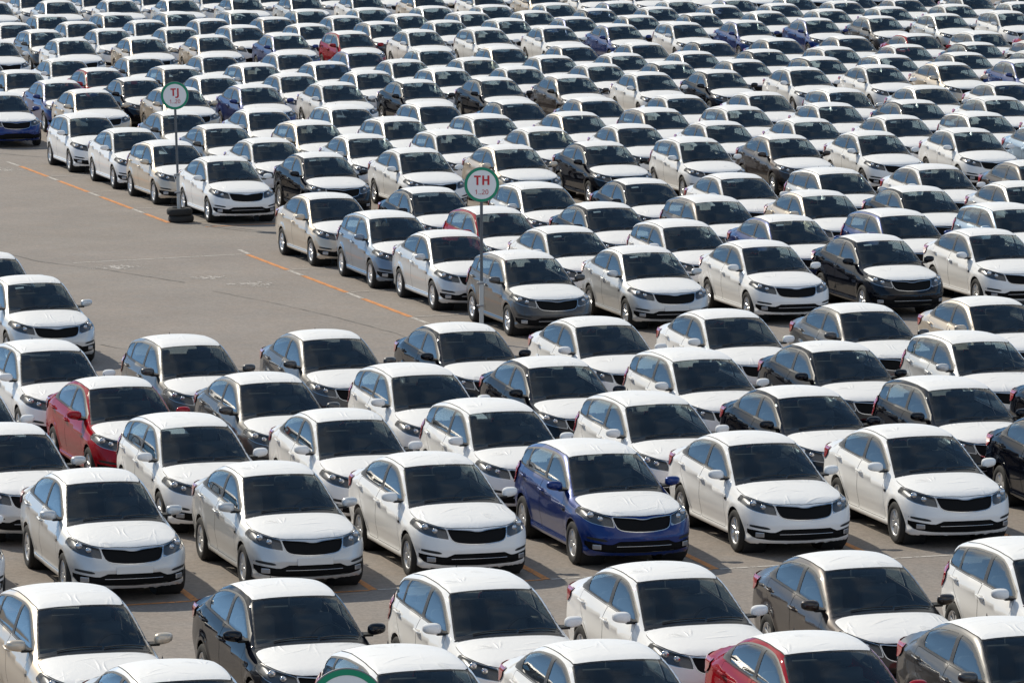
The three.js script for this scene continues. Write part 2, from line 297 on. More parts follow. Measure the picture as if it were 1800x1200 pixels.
function steeringGeometry() {
  const g = new THREE.TorusGeometry(.182, .016, 6, 28), hub = new THREE.SphereGeometry(.06, 10, 6); hub.scale(1, .8, .5);
  const bar = new THREE.BoxGeometry(.32, .035, .02), m = mergeGeometries([g, hub, bar]); m.rotateY(Math.PI / 2); m.rotateZ(-.42); m.translate(-1.06 + OFF, .90, -.36); return m;
}
function linerGeometry(cx, side) {
  const a = new THREE.CylinderGeometry(.354, .354, .36, 20, 1, true, -Math.PI / 2 - .5, Math.PI + 1), b = new THREE.CircleGeometry(.354, 20); a.rotateX(Math.PI / 2); a.rotateZ(0);
  const c = new THREE.CylinderGeometry(.352, .352, .34, 22, 1, true); c.rotateX(Math.PI / 2); c.translate(0, 0, .60 * side);
  b.translate(0, 0, .43 * side); const m = mergeGeometries([c, b]); m.translate(cx + OFF, HUB_R, 0); return m;
}
function wiperGeometry(S) {
  const list = []; 
  for (const [z0, z1, u0, u1] of [[.46, -.08, -.318, -.345], [-.10, -.60, -.325, -.35]]) {
    const pts = []; for (let i = 0; i <= 6; i++) { const t = i / 6, z = lerp(z0, z1, t), x = lerp(u0, u1, t) - .26 * z * z - .02 * Math.sin(t * 3.1); pts.push(new THREE.Vector3(x + OFF, S.T(x, Math.abs(z)) + .014, z)); }
    list.push(new THREE.TubeGeometry(new THREE.CatmullRomCurve3(pts), 10, .008, 5));
  }
  return mergeGeometries(list);
}
function bowlGeometry(S, side, fine) {                               // reflectors behind the lamp glass
  const list = [];
  for (const [z, y, r] of [[.680, .758, .052], [.575, .715, .044]]) {
    const g = new THREE.SphereGeometry(r, fine ? 14 : 8, 8, 0, Math.PI * 2, 0, Math.PI * .62); g.rotateX(Math.PI / 2); g.scale(1, 1, .45); g.rotateY(Math.PI / 2 - .35 * side); const x = surfX(S, y, z) - .058; g.translate(x + OFF, y, z * side); list.push(g);
  }
  return mergeGeometries(list);
}
function fogGeometry(S, side) { const g = new RoundedBoxGeometry(.024, .070, .14, 3, .011); g.rotateY(-.74 * side); const z = .650, y = .336; g.translate(surfX(S, y, z) - .010 + OFF, y, z * side); return g; }
function slitGeometry(S, side) {                                   // dark blade above the fog lamp, following the bumper
  const pos = [], idx = [], n = 10;
  for (let i = 0; i <= n; i++) { const t = i / n, z = lerp(.53, .775, t), y = lerp(.430, .462, t), h = .018 * Math.sqrt(Math.max(.08, 1 - (2 * t - 1) ** 4)); for (const s of [-1, 1]) pos.push(surfX(S, y + s * h, z) + .004 + OFF, y + s * h, z * side); if (i < n) { const a = 2 * i; if (side > 0) idx.push(a, a + 1, a + 2, a + 1, a + 3, a + 2); else idx.push(a, a + 2, a + 1, a + 1, a + 2, a + 3); } }
  const g = new THREE.BufferGeometry(); g.setAttribute('position', new THREE.Float32BufferAttribute(pos, 3)); g.setAttribute('uv', new THREE.Float32BufferAttribute(new Array(pos.length / 3 * 2).fill(0), 2)); g.setIndex(idx); g.computeVertexNormals(); return g;
}
function ventGeometry(S, side) { const s = new THREE.Shape(); s.moveTo(-.47, .735); s.lineTo(-.37, .745); s.lineTo(-.355, .72); s.lineTo(-.44, .70); s.closePath(); const g = new THREE.ExtrudeGeometry(s, { depth: .008, bevelEnabled: false }); const z = S.W(-.42, .72); g.translate(OFF, 0, side > 0 ? z - .002 : -z - .006); return g; }
function lipGeometry(S) { const pts = []; for (let i = -8; i <= 8; i++) { const z = i / 8 * .40; pts.push(new THREE.Vector3(surfX(S, .350, Math.abs(z)) + .0 + OFF, .350 + .004 * Math.cos(z * 4), z)); } const g = new THREE.TubeGeometry(new THREE.CatmullRomCurve3(pts), 20, .006, 5); return g; }
function plateGeometry(S) { const g = new RoundedBoxGeometry(.016, .105, .50, 2, .006); g.translate(surfX(S, .475, 0) + .001 + OFF, .475, 0); return g; }
function roomMirrorGeometry() { const g = new RoundedBoxGeometry(.03, .065, .22, 2, .014); g.rotateZ(-.25); g.translate(-1.06 + OFF, 1.285, 0); return g; }
// ---------- materials ----------
function lin(r, g, b) { return new THREE.Color().setRGB(r, g, b); }
const std = (name, o) => { const m = new THREE.MeshPhysicalMaterial(o); m.name = name; return m; };
const paint = (name, c, metal = 0, rough = .38) => std('paint_' + name, { color: lin(...c), metalness: metal, roughness: rough, clearcoat: .8, clearcoatRoughness: .02, specularIntensity: metal ? .4 : 0 });
function noise2(seed) {                                             // tiling value noise on a 256 lattice
  const r = rng(seed), t = new Float32Array(65536); for (let i = 0; i < 65536; i++) t[i] = r();
  return (x, y, period = 256) => { const xi = Math.floor(x), yi = Math.floor(y), fx = x - xi, fy = y - yi, u = fx * fx * (3 - 2 * fx), v = fy * fy * (3 - 2 * fy), w = (a, b) => t[(((b % period) + period) % period) * 256 + (((a % period) + period) % period)]; return lerp(lerp(w(xi, yi), w(xi + 1, yi), u), lerp(w(xi, yi + 1), w(xi + 1, yi + 1), u), v); };
}
function filmTexture() {                                            // creases of the protective film, 1.6 m square
  const N = 1024, h = new Float32Array(N * N), r = rng(77), d = new Uint8Array(N * N * 4);
  const ridge = (x0, y0, x1, y1, wid, amp) => {
    const L = Math.hypot(x1 - x0, y1 - y0), n = Math.ceil(L), nx = -(y1 - y0) / L, ny = (x1 - x0) / L, bow = (r() - .5) * .18 * L, R = Math.ceil(wid * 3);
    for (let i = 0; i <= n; i++) { const t = i / n, fade = Math.sin(Math.PI * t), bx = x0 + (x1 - x0) * t + nx * bow * 4 * t * (1 - t), by = y0 + (y1 - y0) * t + ny * bow * 4 * t * (1 - t);
      for (let k = -R; k <= R; k++) { const q = Math.exp(-((k / wid) ** 2)) * amp * fade, px = ((Math.round(bx + nx * k) % N) + N) % N, py = ((Math.round(by + ny * k) % N) + N) % N, at = py * N + px; if (Math.abs(q) > Math.abs(h[at])) h[at] = q; } }
  };
  for (let i = 0; i < 26; i++) { const a = (r() < .6 ? Math.PI / 2 : 0) + (r() - .5) * 1.1, L = 120 + r() * 300, x = r() * N, y = r() * N; ridge(x, y, x + Math.cos(a) * L, y + Math.sin(a) * L, 5 + r() * 8, .2 + r() * .5); }
  for (let i = 0; i < 2; i++) { const x = r() * N, y = r() * N, a = r() * 6.28, n = 3 + Math.floor(r() * 3); for (let k = 0; k < n; k++) { const b = a + (k - n / 2) * .35, L = 90 + r() * 170; ridge(x, y, x + Math.cos(b) * L, y + Math.sin(b) * L, 6 + r() * 7, .4 + r() * .6); } }
  const nz = noise2(5);
  for (let i = 0; i < N * N; i++) { const x = i % N, y = (i / N) | 0, v = .25 + h[i] * .6 + .10 * nz(x / 32, y / 32, 32) + .05 * nz(x / 8, y / 8, 128); const b = clamp(v, 0, 1) * 255; d[4 * i] = d[4 * i + 1] = d[4 * i + 2] = b; d[4 * i + 3] = 255; }
  const t = new THREE.DataTexture(d, N, N); t.wrapS = t.wrapT = THREE.RepeatWrapping; t.magFilter = THREE.LinearFilter; t.minFilter = THREE.LinearMipmapLinearFilter; t.generateMipmaps = true; t.needsUpdate = true; return t;
}
const filmTex = filmTexture();
const filmMats = [0, 1, 2, 3, 4, 5].map((k) => { const t = filmTex.clone(); t.repeat.set(1 / 1.6, 1 / 1.6); t.offset.set(k * .171, k * .377); t.needsUpdate = true; return std('protective_film', { color: lin(.83, .815, .79), roughness: .42, bumpMap: t, bumpScale: .0165 }); });
const M = {
  paint: paint('white', [.83, .815, .79]), film: filmMats[0],
  glass: std('tinted_glass', { color: lin(.54, .61, .62), transmission: 1, thickness: 0, roughness: .0, ior: 1.5 }),
  side: std('side_glass', { color: lin(.40, .47, .48), transmission: 1, thickness: 0, roughness: .0, ior: 2.33 }),
  paper: std('paper', { color: lin(.75, .76, .76), roughness: .8 }),
  lens: std('clear_lens', { color: lin(.95, .96, .97), transmission: 1, thickness: 0, roughness: .02, ior: 1.5 }),
  black: std('gloss_black', { color: lin(.008, .008, .009), roughness: .25 }),
  grille: std('grille_mesh', { color: lin(.004, .004, .0045), roughness: .7, specularIntensity: .35 }),
  plastic: std('black_plastic', { color: lin(.018, .018, .018), roughness: .6 }),
  steel: std('underbody_steel', { color: lin(.10, .10, .10), metalness: .3, roughness: .7 }),
  gapShade: std('gap_shade', { color: lin(.02, .02, .02), roughness: .8 }),  // near-black colour standing in for the shade down the panel gaps
  trim: std('window_trim', { color: lin(.03, .03, .032), roughness: .5 }),
  chrome: std('chrome', { color: lin(.55, .55, .56), metalness: 1, roughness: .2 }),
  rim: std('wheel_silver', { color: lin(.68, .68, .68), metalness: .6, roughness: .3 }),
  rubber: std('tyre_rubber', { color: lin(.022, .021, .020), roughness: .85 }),
  cabin: std('cabin_grey', { color: lin(.04, .04, .042), roughness: .8 }),
  seat: std('seat_fabric', { color: lin(.10, .10, .105), roughness: .9 }),
  lamp: std('lamp_housing', { color: lin(.07, .07, .073), metalness: .5, roughness: .3 }),
  red: std('tail_lamp_red', { color: lin(.42, .012, .02), roughness: .12, clearcoat: 1, clearcoatRoughness: .02 }),
  fog: std('fog_lamp', { color: lin(.42, .42, .43), metalness: .6, roughness: .2 }),
  plate: std('plate_holder', { color: lin(.70, .70, .69), roughness: .5 }),
};
const PAINTS = {
  W: M.paint, S: paint('silver', [.60, .60, .59], .35, .36), G: paint('grey', [.075, .072, .07], .4, .36), B: paint('beige', [.60, .51, .40], .35, .36),
  K: paint('black', [.003, .004, .008]), U: paint('blue', [.001, .022, .145], .25, .30), R: paint('red', [.30, .006, .012], 0, .34), M: paint('brown', [.034, .023, .018], .3, .36),
  L: paint('light_blue', [.36, .47, .58], .4, .36), T: paint('steel_blue', [.17, .215, .275], .45, .36),
};
// ---------- one car of each kind ----------
const mk = (name, g, m, parent) => { const o = new THREE.Mesh(g, m); o.name = name; o.castShadow = o.receiveShadow = true; if (parent) parent.add(o); return o; };
const shared = {};
function makeCar(hatch, fine, wheel) {
  const key = (hatch ? 'h' : 's') + (fine ? 'f' : 'c'), root = new THREE.Group(), P = M.paint;
  const G = shared[key] || (shared[key] = carGeometry(hatch, fine)), S = G.S;
  const once = (k, make) => shared[k] || (shared[k] = make());
  mk('body', G.body, P, root); mk('front_bumper', G.front_bumper, P, root); mk('rear_bumper', G.rear_bumper, P, root);
  mk('roof_film', G.roof_film, M.film, root); mk('hood_film', G.hood_film, M.film, root);
  mk('panel_gap_shade', once(key + 'gap', () => mergeGeometries([G.roof_gap, G.hood_gap, G.door_gap])), M.gapShade, root);  // dark inset strips: shade of the roof, hood and door gaps, painted as colour
  mk('windshield', G.windscreen, M.glass, root); mk('windshield_frame', once(key + 'fr', () => mergeGeometries([G.screen_frame, G.cowl])), M.black, root);
  mk('rear_window', G.rear_window, M.glass, root);
  for (const [s, sg] of [['r', 1], ['l', -1]]) {
    const y1 = S.crease(-1.55) + .028, y2 = S.crease(-2.52) + .028, z1 = S.W(-1.55, y1) * sg, z2 = S.W(-2.52, y2) * sg;
    for (const [k, x, y, z] of [['f', -1.55, y1, z1], ['r', -2.52, y2, z2]]) {
      const d = mk(k === 'f' ? 'front_door' : 'rear_door', G['door_' + k + '_' + s], P, root);
      if (fine || sg > 0) { mk('door_handle', once('dh' + k + s + key, () => handleGeometry(x, y, z, sg)), P, d); if (fine) mk('handle_recess', once('hc' + k + s + key, () => cupGeometry(x, y, z, sg)), P, d); }
      mk('door_window', G['glass_' + k + '_' + s], M.side, d);
    }
    if (hatch) mk('quarter_window', G['glass_q_' + s], M.side, root);
    mk('window_trim', G['trim_' + s], M.trim, root);
    const mi = mk('side_mirror', once('mi' + s, () => mirrorGeometry(sg)), P, root); mk('mirror_foot', once('mf' + s, () => mirrorFoot(sg)), M.plastic, mi);
    const h = mk('headlight', G['lamp_house_' + s], M.lamp, root); mk('lens', G['lamp_lens_' + s], M.lens, h); mk('rim_strip', G['lamp_edge_' + s], M.chrome, h);
    mk('reflector', once('bw' + s + fine, () => bowlGeometry(S, sg, fine)), M.chrome, h);
    mk('housing', G['tailback_' + s], M.plastic, mk('tail_light', G['tail_' + s], M.red, root));
    if (fine) { mk('fog_light', once('fg' + s, () => fogGeometry(S, sg)), M.fog, root); mk('bumper_blade', once('sl' + s, () => slitGeometry(S, sg)), M.plastic, root); mk('fender_vent', once('vn' + s, () => ventGeometry(S, sg)), M.black, root); }
  }
  const gr = mk('grille', G.grille, M.grille, root); mk('grille_frame', G.grille_frame, M.chrome, gr);
  const lg = mk('lower_grille', G.lower_grille, M.grille, root);
  if (fine) mk('chrome_lip', once('lip', () => lipGeometry(S)), M.chrome, lg);
  if (fine) mk('wiper', once('wp' + key, () => wiperGeometry(S)), M.plastic, root);
  mk('dashboard', once('dash', dashGeometry), M.cabin, root); mk('cabin_lining', once('tub' + hatch, () => tubGeometry(hatch)), M.cabin, root);
  mk('front_seat', once('s1' + fine, () => seatGeometry(.36, -1.55, fine)), M.seat, root); mk('front_seat', once('s2' + fine, () => seatGeometry(-.36, -1.55, fine)), M.seat, root);
  mk('rear_seat', once('s3' + fine, () => benchGeometry(fine)), M.seat, root); if (fine) { mk('steering_wheel', once('sw', steeringGeometry), M.plastic, root); mk('interior_mirror', once('im', roomMirrorGeometry), M.plastic, root); }
  mk('underbody', once('ub', () => { const g = new THREE.BoxGeometry(3.9, .03, 1.1); g.translate(-1.35 + OFF, .215, 0); return g; }), M.steel, root);
  for (const cx of [0, -WHEELBASE]) for (const sg of [1, -1]) {
    if (fine) mk('wheel_arch', once('ln' + cx + sg, () => linerGeometry(cx, sg)), M.plastic, root);
    const w = new THREE.Group(); w.name = 'wheel'; w.position.set(cx + OFF, HUB_R, .735 * sg); w.rotation.y = sg > 0 ? 0 : Math.PI; w.rotation.z = .4 * cx + sg; root.add(w);
    mk('tyre', once('ty' + fine, () => tyreGeometry(fine)), M.rubber, w);
    mk('rim', once('rm' + wheel + fine, () => rimGeometry(wheel, fine)), M.rim, w);
    mk('brake_disc', once('bd', () => { const g = new THREE.CircleGeometry(.197, 20); g.translate(0, 0, .012); return g; }), M.steel, w);
  }
  const a = new THREE.ConeGeometry(.012, .05, 8); 
  mk('antenna', once('an' + hatch, () => { const x = hatch ? -2.75 : -2.38; a.translate(x + OFF, S.T(x, 0) + .02, 0); return a; }), M.plastic, root);
  return root;
}
const LOT = {
  F2: '11.8,-52.07,Ss 14.44,-51.94,Wh 16.71,-51.95,Ws 19.15,-51.83,Rs 21.64,-52.12,Gs',
  F3: '11.67,-57.19,Bh 14.26,-57.11,Ks 16.66,-56.93,Wh 19.08,-57.06,Ws 21.55,-57.21,Ms 24.11,-57.35,Wh',
  E0: '11.45,-66.9,Ws 13.99,-67.14,Ss 16.51,-67.17,Ss 18.94,-67.48,Ws 21.48,-67.88,Uh 24.05,-68.29,Ws 26.54,-68.37,Ws 29.34,-68.87,Ks',
  E1: '13.7,-72.3,Ss 16.48,-72.42,Wh 18.9,-72.5,Ws 21.39,-72.8,Wh 23.95,-72.96,Wh 26.54,-73.22,Ks 29.14,-73.48,Kh 31.7,-73.8,Ks',
  E2: '13.85,-77.15,Ws 16.42,-77.41,Rs 18.85,-77.29,Gs 21.41,-77.54,Wh 23.88,-78.06,Ks 26.46,-78.29,Wh 29.1,-78.83,Ks 31.82,-79.35,Sh',
  E3: '16.27,-82.51,Wh 18.72,-82.6,Gh 21.27,-82.91,Gs 23.81,-83.31,Ks 26.37,-83.54,Ws 28.93,-84.07,Ws 31.59,-84.32,Gs 34.24,-84.72,Bs',
  D0: '18.1,-93.4,Ss 28.46,-95.25,Gh 31.06,-95.74,Ss 33.78,-96.21,Ws 36.46,-96.76,Ks 39.16,-97.29,Ws',
  D1: '18.1,-98.2,Ss 28.25,-100.1,Ss 30.85,-100.33,Ws 33.58,-100.85,Wh 36.18,-101.44,Us 38.9,-101.95,Uh 41.81,-102.65,Lh',
  D2: '28.11,-104.62,Th 30.62,-104.96,Rh 33.32,-105.52,Ks 36.13,-106.35,Mh 38.93,-107.12,Bs 41.52,-107.59,Ks 44.3,-108.09,Ss',
  D3: '28.03,-109.59,Bs 30.65,-110.46,Ks 33.35,-110.78,Sh 36.04,-111.34,Ks 38.67,-112.13,Ws 41.36,-112.73,Sh 44.11,-113.27,Ws 46.9,-113.72,Ms',
  B1x0: '28.13,-120.48,Ws 30.7,-121,Ks 33.39,-121.74,Ws 35.96,-122.05,Bs 38.51,-122.5,Ks 41.2,-123.01,Wh 43.8,-123.45,Ms 46.43,-123.89,Ws 49.25,-124.23,Ws 51.87,-124.66,Ls',
  B1x1: '27.91,-125.69,Bh 30.58,-125.99,Ws 33.3,-126.63,Ss 35.84,-127.23,Wh 38.52,-127.71,Ws 41.12,-128.11,Ws 43.76,-128.5,Ws 46.4,-128.89,Ws 49.19,-129.27,Ws 51.8,-129.65,Sh 54.5,-130.05,Ws',
  B1x2: '27.85,-130.46,Ws 30.5,-131.1,Gs 33.14,-131.62,Bh 35.74,-132.22,Sh 38.4,-132.64,Wh 41.05,-133.01,Bs 43.66,-133.69,Mh 46.15,-133.81,Wh 49.11,-134.48,Ws 51.8,-134.95,Ks 54.64,-135.61,Ws',
  B1x3: '27.78,-136.01,Wh 30.48,-136.38,Gs 33.02,-136.74,Ss 35.53,-137.2,Sh 38.22,-137.64,Sh 40.79,-138.05,Ks 43.28,-138.46,Ms 46.02,-138.88,Ws 48.71,-139.38,Ws 51.43,-140.05,Sh 54.4,-140.71,Ss 57.32,-141.62,Ws',
  B2f: '27.16,-145.53,Us 29.97,-146.1,Bs 32.72,-146.39,Bs 35.17,-146.87,Us 37.8,-147.27,Ws 40.42,-147.73,Ks 43.02,-148.12,Ks 45.6,-148.58,Ms 48.36,-149.21,Ws 50.81,-149.63,Ks 53.76,-150.18,Ws 56.51,-150.64,Ws 59.2,-151.26,Bs 62.09,-151.93,Us',
  B2r1: '29.92,-150.65,Us 32.46,-151.09,Ks 34.97,-151.47,Ss 37.58,-151.73,Ws 40.17,-152.34,Ss 42.84,-152.88,Sh 45.3,-153.13,Ws 48.2,-153.8,Ws 50.69,-154.15,Ks 53.35,-154.6,Ms 56.14,-155.01,Kh 58.79,-155.55,Sh 61.66,-156.17,Gs 64.53,-156.66,Ws',
  B2r2: '29.69,-155.7,Gs 32.33,-156.05,Rs 34.87,-156.28,Mh 37.6,-156.84,Sh 40.07,-157.25,Ss 42.75,-157.66,Ws 45.24,-158,Ws 47.97,-158.4,Ws 50.59,-158.94,Ws 53.18,-159.26,Ss 55.8,-159.66,Ks 58.56,-160.3,Wh 61.38,-160.99,Ws 64.21,-161.55,Ks 66.81,-162.21,Ss',
  B2r3: '29.36,-160.92,Ws 32.23,-161.35,Ws 34.89,-161.81,Gs 37.46,-162.11,Ws 40.16,-162.74,Ws 42.66,-163.1,Us 45.22,-163.4,Ws 47.85,-163.79,Bs 50.41,-164.05,Gs 53.14,-164.73,Ws 55.73,-165.15,Ks 58.47,-165.8,Ms 61.32,-166.48,Gs 64.13,-167.18,Rs 66.91,-167.82,Wh 69.75,-168.52,Rs',
  B3f: '31.95,-172.3,Ws 34.72,-172.74,Ws 37.34,-172.92,Bs 39.86,-173.39,Bs 42.64,-173.7,Us 45.14,-174.12,Rh 47.87,-174.62,Ws 50.45,-175.06,Wh 53.2,-175.65,Ws 55.85,-176.21,Us 58.51,-176.68,Wh 61.22,-177.36,Us 64.2,-178.1,Us 67.04,-178.88,Gs 70.07,-179.9,Ss 73.07,-180.93,Wh',
  B3r1: '34.77,-178.22,Gh 37.29,-178.47,Ws 39.88,-178.76,Ws 42.37,-179.13,Wh 45.01,-179.41,Sh 47.86,-180.07,Mh 50.46,-180.54,Ws 53.04,-180.91,Wh 55.83,-181.53,Us 58.45,-181.97,Gs 61.19,-182.73,Ks 64.14,-183.53,Ss 66.98,-184.34,Ws 69.89,-185.4,Ws 73.03,-186.45,Ws 76.26,-187.49,Ws',
  B3r2: '34.64,-183.39,Ws 37.17,-183.5,Ws 39.79,-183.79,Ws 42.32,-184.11,Ws 44.87,-184.56,Ms 47.65,-184.84,Ws 50.31,-185.42,Ws 53.02,-186.1,Wh 55.63,-186.36,Ss 58.43,-187.22,Ks 61.11,-187.78,Ws 63.96,-188.38,Gh 66.65,-189.09,Ws 69.72,-190.24,Ws 72.8,-191.52,Ws 76.21,-192.72,Ws 79,-193.64,Ws',
  B3r3: '37.06,-188.69,Gs 39.69,-189.01,Gh 42.19,-189.15,Gh 44.74,-189.44,Gh 47.48,-189.83,Gs 50.05,-190.25,Ws 52.83,-190.88,Ss 55.33,-191.12,Ws 58.16,-191.86,Ws 60.94,-192.45,Us 63.6,-192.85,Ws 66.16,-193.3,Us 68.96,-193.91,Ss 71.8,-194.54,Ss 74.6,-195.07,Ks 77.3,-195.69,Ws',
  B4f: '36.83,-199.53,Ws 39.5,-199.63,Ss 42.08,-199.84,Ws 44.57,-199.88,Ss 47.35,-200.32,Ss 49.89,-200.56,Ss 52.53,-200.83,Ws 55.24,-201.12,Bs 58.05,-202.02,Ws 60.64,-202.59,Bs 62.9,-202.99,Ws 65.5,-203.51,Ws 68.1,-204.05,Ws 70.8,-204.92,Ws 73.5,-205.38,Ss 76.2,-205.84,Ws 78.9,-206.30,Ws',
  B4r1: '36.9,-204.68,Ws 39.5,-205.08,Ws 42.2,-205.48,Ws 44.8,-205.87,Ws 47.4,-206.26,Ws 50,-206.65,Ws 52.7,-207.05,Ws 55.3,-207.44,Ws 58.0,-208.27,Ws 60.7,-208.73,Ss 63.3,-209.17,Ws 66.0,-209.63,Ws 68.7,-210.09,Gs 71.4,-210.55,Ws 74.1,-211.01,Ws',
};
// ---------- the lot: coordinates along a row (lat) and towards the camera along the cars (fwd), in metres ----------
const YAW = .2834, CY = Math.cos(YAW), SY = Math.sin(YAW);
const world = (lat, fwd, y = 0) => new THREE.Vector3(lat * CY + fwd * SY, y, -(lat * SY - fwd * CY));
const taken = {};
const numbered = (n) => { const k = taken[n] = (taken[n] ?? -1) + 1; return k ? n + '_' + String(k).padStart(3, '0') : n; };
function add(o, name, data) { o.name = numbered(name); Object.assign(o.userData, data); scene.add(o); return o; }
const structure = (o, name) => add(o, name, { kind: 'structure' });
function asphaltTextures() {
  const N = 2048, d = new Uint8Array(N * N * 4), b = new Uint8Array(N * N * 4), n1 = noise2(21), n2 = noise2(22), r = rng(9);
  for (let j = 0; j < N; j++) for (let i = 0; i < N; i++) {
    const at = 4 * (j * N + i), coarse = n1(i / 256, j / 256, 8) * .5 + n1(i / 128 + 5, j / 128, 16) * .3 + n1(i / 32, j / 32, 64) * .2, fine = n2(i / 8, j / 8, 256) * .45 + n2(i / 4, j / 4, 256) * .35 + r() * .2, chip = r() > .985 ? 1 : 0, pit = r() > .98 ? 1 : 0;
    let v = .90 + .11 * coarse + .26 * (fine - .5) + .26 * chip - .24 * pit;
    const warm = .02 * (n1(i / 64, j / 64 + 9, 32) - .5);
    d[at] = clamp(v * (1 + warm) * 136.5, 0, 255); d[at + 1] = clamp(v * 127, 0, 255); d[at + 2] = clamp(v * (1 - warm) * 118.5, 0, 255); d[at + 3] = 255;
    const q = clamp(110 + 90 * (fine - .5) + 60 * chip - 60 * pit, 0, 255); b[at] = b[at + 1] = b[at + 2] = q; b[at + 3] = 255;
  }
  return [d, b].map((a, k) => { const t = new THREE.DataTexture(a, N, N); t.wrapS = t.wrapT = THREE.RepeatWrapping; t.magFilter = THREE.LinearFilter; t.minFilter = THREE.LinearMipmapLinearFilter; t.generateMipmaps = true; if (!k) t.colorSpace = THREE.SRGBColorSpace; t.needsUpdate = true; return t; });
}
const [asphaltMap, asphaltBump] = asphaltTextures();
const asphalt = std('asphalt', { map: asphaltMap, bumpMap: asphaltBump, bumpScale: .004, roughness: .88, vertexColors: true });
{
  const far = 900, step = 1.5, n = 160, pos = [], uv = [], col = [], idx = [], nz = noise2(31);
  const xs = [-far]; for (let i = 0; i <= n; i++) xs.push(-70 + i * step * .8); xs.push(far);
  const zs = [-far]; for (let i = 0; i <= n; i++) zs.push(-260 + i * step); zs.push(far);
  zs.forEach((z) => xs.forEach((x) => {
    const patch = nz(x / 9 + 50, z / 14 + 50) * .6 + nz(x / 3.1 + 80, z / 4 + 80) * .4, v = .93 + .14 * patch;
    pos.push(x, 0, z); uv.push(x / 11, z / 11); col.push(v, v * (1 + .012 * (patch - .5)), v * (1 + .03 * (nz(x / 6, z / 6 + 20) - .5)));
  }));
  const w = xs.length; for (let j = 0; j + 1 < zs.length; j++) for (let i = 0; i + 1 < w; i++) { const a = j * w + i; idx.push(a, a + w, a + 1, a + 1, a + w, a + w + 1); }
  const g = new THREE.BufferGeometry(); g.setAttribute('position', new THREE.Float32BufferAttribute(pos, 3)); g.setAttribute('uv', new THREE.Float32BufferAttribute(uv, 2)); g.setAttribute('color', new THREE.Float32BufferAttribute(col, 3)); g.setIndex(idx); g.computeVertexNormals();
  const o = new THREE.Mesh(g, asphalt); o.receiveShadow = true; structure(o, 'asphalt_ground');
}
// painted lines, worn marks and cracks: thin sheets lying on the asphalt
function speckle(seed, keep) {                                         // worn paint: holes where the asphalt shows through
  const N = 256, d = new Uint8Array(N * N * 4), n = noise2(seed), r = rng(seed);
  for (let i = 0; i < N * N; i++) { const x = i % N, y = (i / N) | 0, v = n(x / 16, y / 16, 16) * .45 + n(x / 4, y / 4, 64) * .35 + r() * .2; const a = v < keep ? 255 : 0; d[4 * i] = d[4 * i + 1] = d[4 * i + 2] = a; d[4 * i + 3] = 255; }
  const t = new THREE.DataTexture(d, N, N); t.wrapS = t.wrapT = THREE.RepeatWrapping; t.magFilter = THREE.LinearFilter; t.needsUpdate = true; return t;
}
const lineMat = (name, c, seed, keep) => { const m = std(name, { color: lin(...c), roughness: .8, alphaMap: speckle(seed, keep), alphaTest: .5 }); return m; };
const orange = lineMat('orange_paint', [.62, .24, .065], 3, .64), whiteWorn = lineMat('worn_white_paint', [.50, .46, .41], 4, .60), tar = std('tar', { color: lin(.16, .148, .135), roughness: .9 });
function ribbon(name, pts, width, mat, y = .005, jag = 0, seed = 1) {   // pts: [lat, fwd] along the middle
  const r = rng(seed), P = [], n = jag ? 40 : 2;
  const c = new THREE.CatmullRomCurve3(pts.map(([a, b]) => world(a, b, y)), false, 'catmullrom', .1), q = jag ? c.getSpacedPoints(n) : pts.map(([a, b]) => world(a, b, y));
  const pos = [], uv = [], idx = []; let len = 0;
  q.forEach((p, i) => {
    const a = q[Math.max(0, i - 1)], b = q[Math.min(q.length - 1, i + 1)], dx = b.x - a.x, dz = b.z - a.z, L = Math.hypot(dx, dz), nx = -dz / L, nz = dx / L, off = jag * (r() - .5), w = width * (jag ? .4 + r() : 1) / 2;
    if (i) len += p.distanceTo(q[i - 1]);
    pos.push(p.x + nx * (off + w), y, p.z + nz * (off + w), p.x + nx * (off - w), y, p.z + nz * (off - w)); uv.push(len / .9, .5 + width / 1.8, len / .9, .5 - width / 1.8);
    if (i) { const k = 2 * i; idx.push(k - 2, k, k - 1, k - 1, k, k + 1); }
  });
  const g = new THREE.BufferGeometry(); g.setAttribute('position', new THREE.Float32BufferAttribute(pos, 3)); g.setAttribute('uv', new THREE.Float32BufferAttribute(uv, 2)); g.setIndex(idx); g.computeVertexNormals();
  const o = new THREE.Mesh(g, mat); o.receiveShadow = true; return structure(o, name);
}
const slope = (lat) => -.185 * (lat - 26.5);
for (const [f0, l0, n] of [[-112.4, 26.42, 3], [-138.3, 26.05, 4]]) for (let k = 0; k < n; k++) {   // dashes along the driveway's edge
  const a = f0 + k * (n === 3 ? 4.92 : 5.06), at = (f) => [l0 + .0185 * (f - f0), f], long = n === 4 && k === 3 ? 2.5 : 3.6, e = at(a + long);
  ribbon('orange_line', [at(a), e], .12, orange); if (long > 3) ribbon('worn_line', [at(a + 3.66), at(a + 4.85)], .10, whiteWorn);
  ribbon('worn_line', [[e[0] + .1, e[1] + .02], [e[0] + 2.9, e[1] + .02 + slope(29.3)]], .07, whiteWorn, .009);
}
ribbon('worn_line', [[25.98, -139.9], [26.03, -138.4]], .1, whiteWorn); ribbon('orange_line', [[27.0, -119.3], [30.4, -119.9]], .09, orange);
ribbon('worn_line', [[22.2, -111.6], [26.3, -112.5]], .09, whiteWorn); ribbon('worn_line', [[26.5, -113.6], [26.48, -112.5]], .1, whiteWorn);
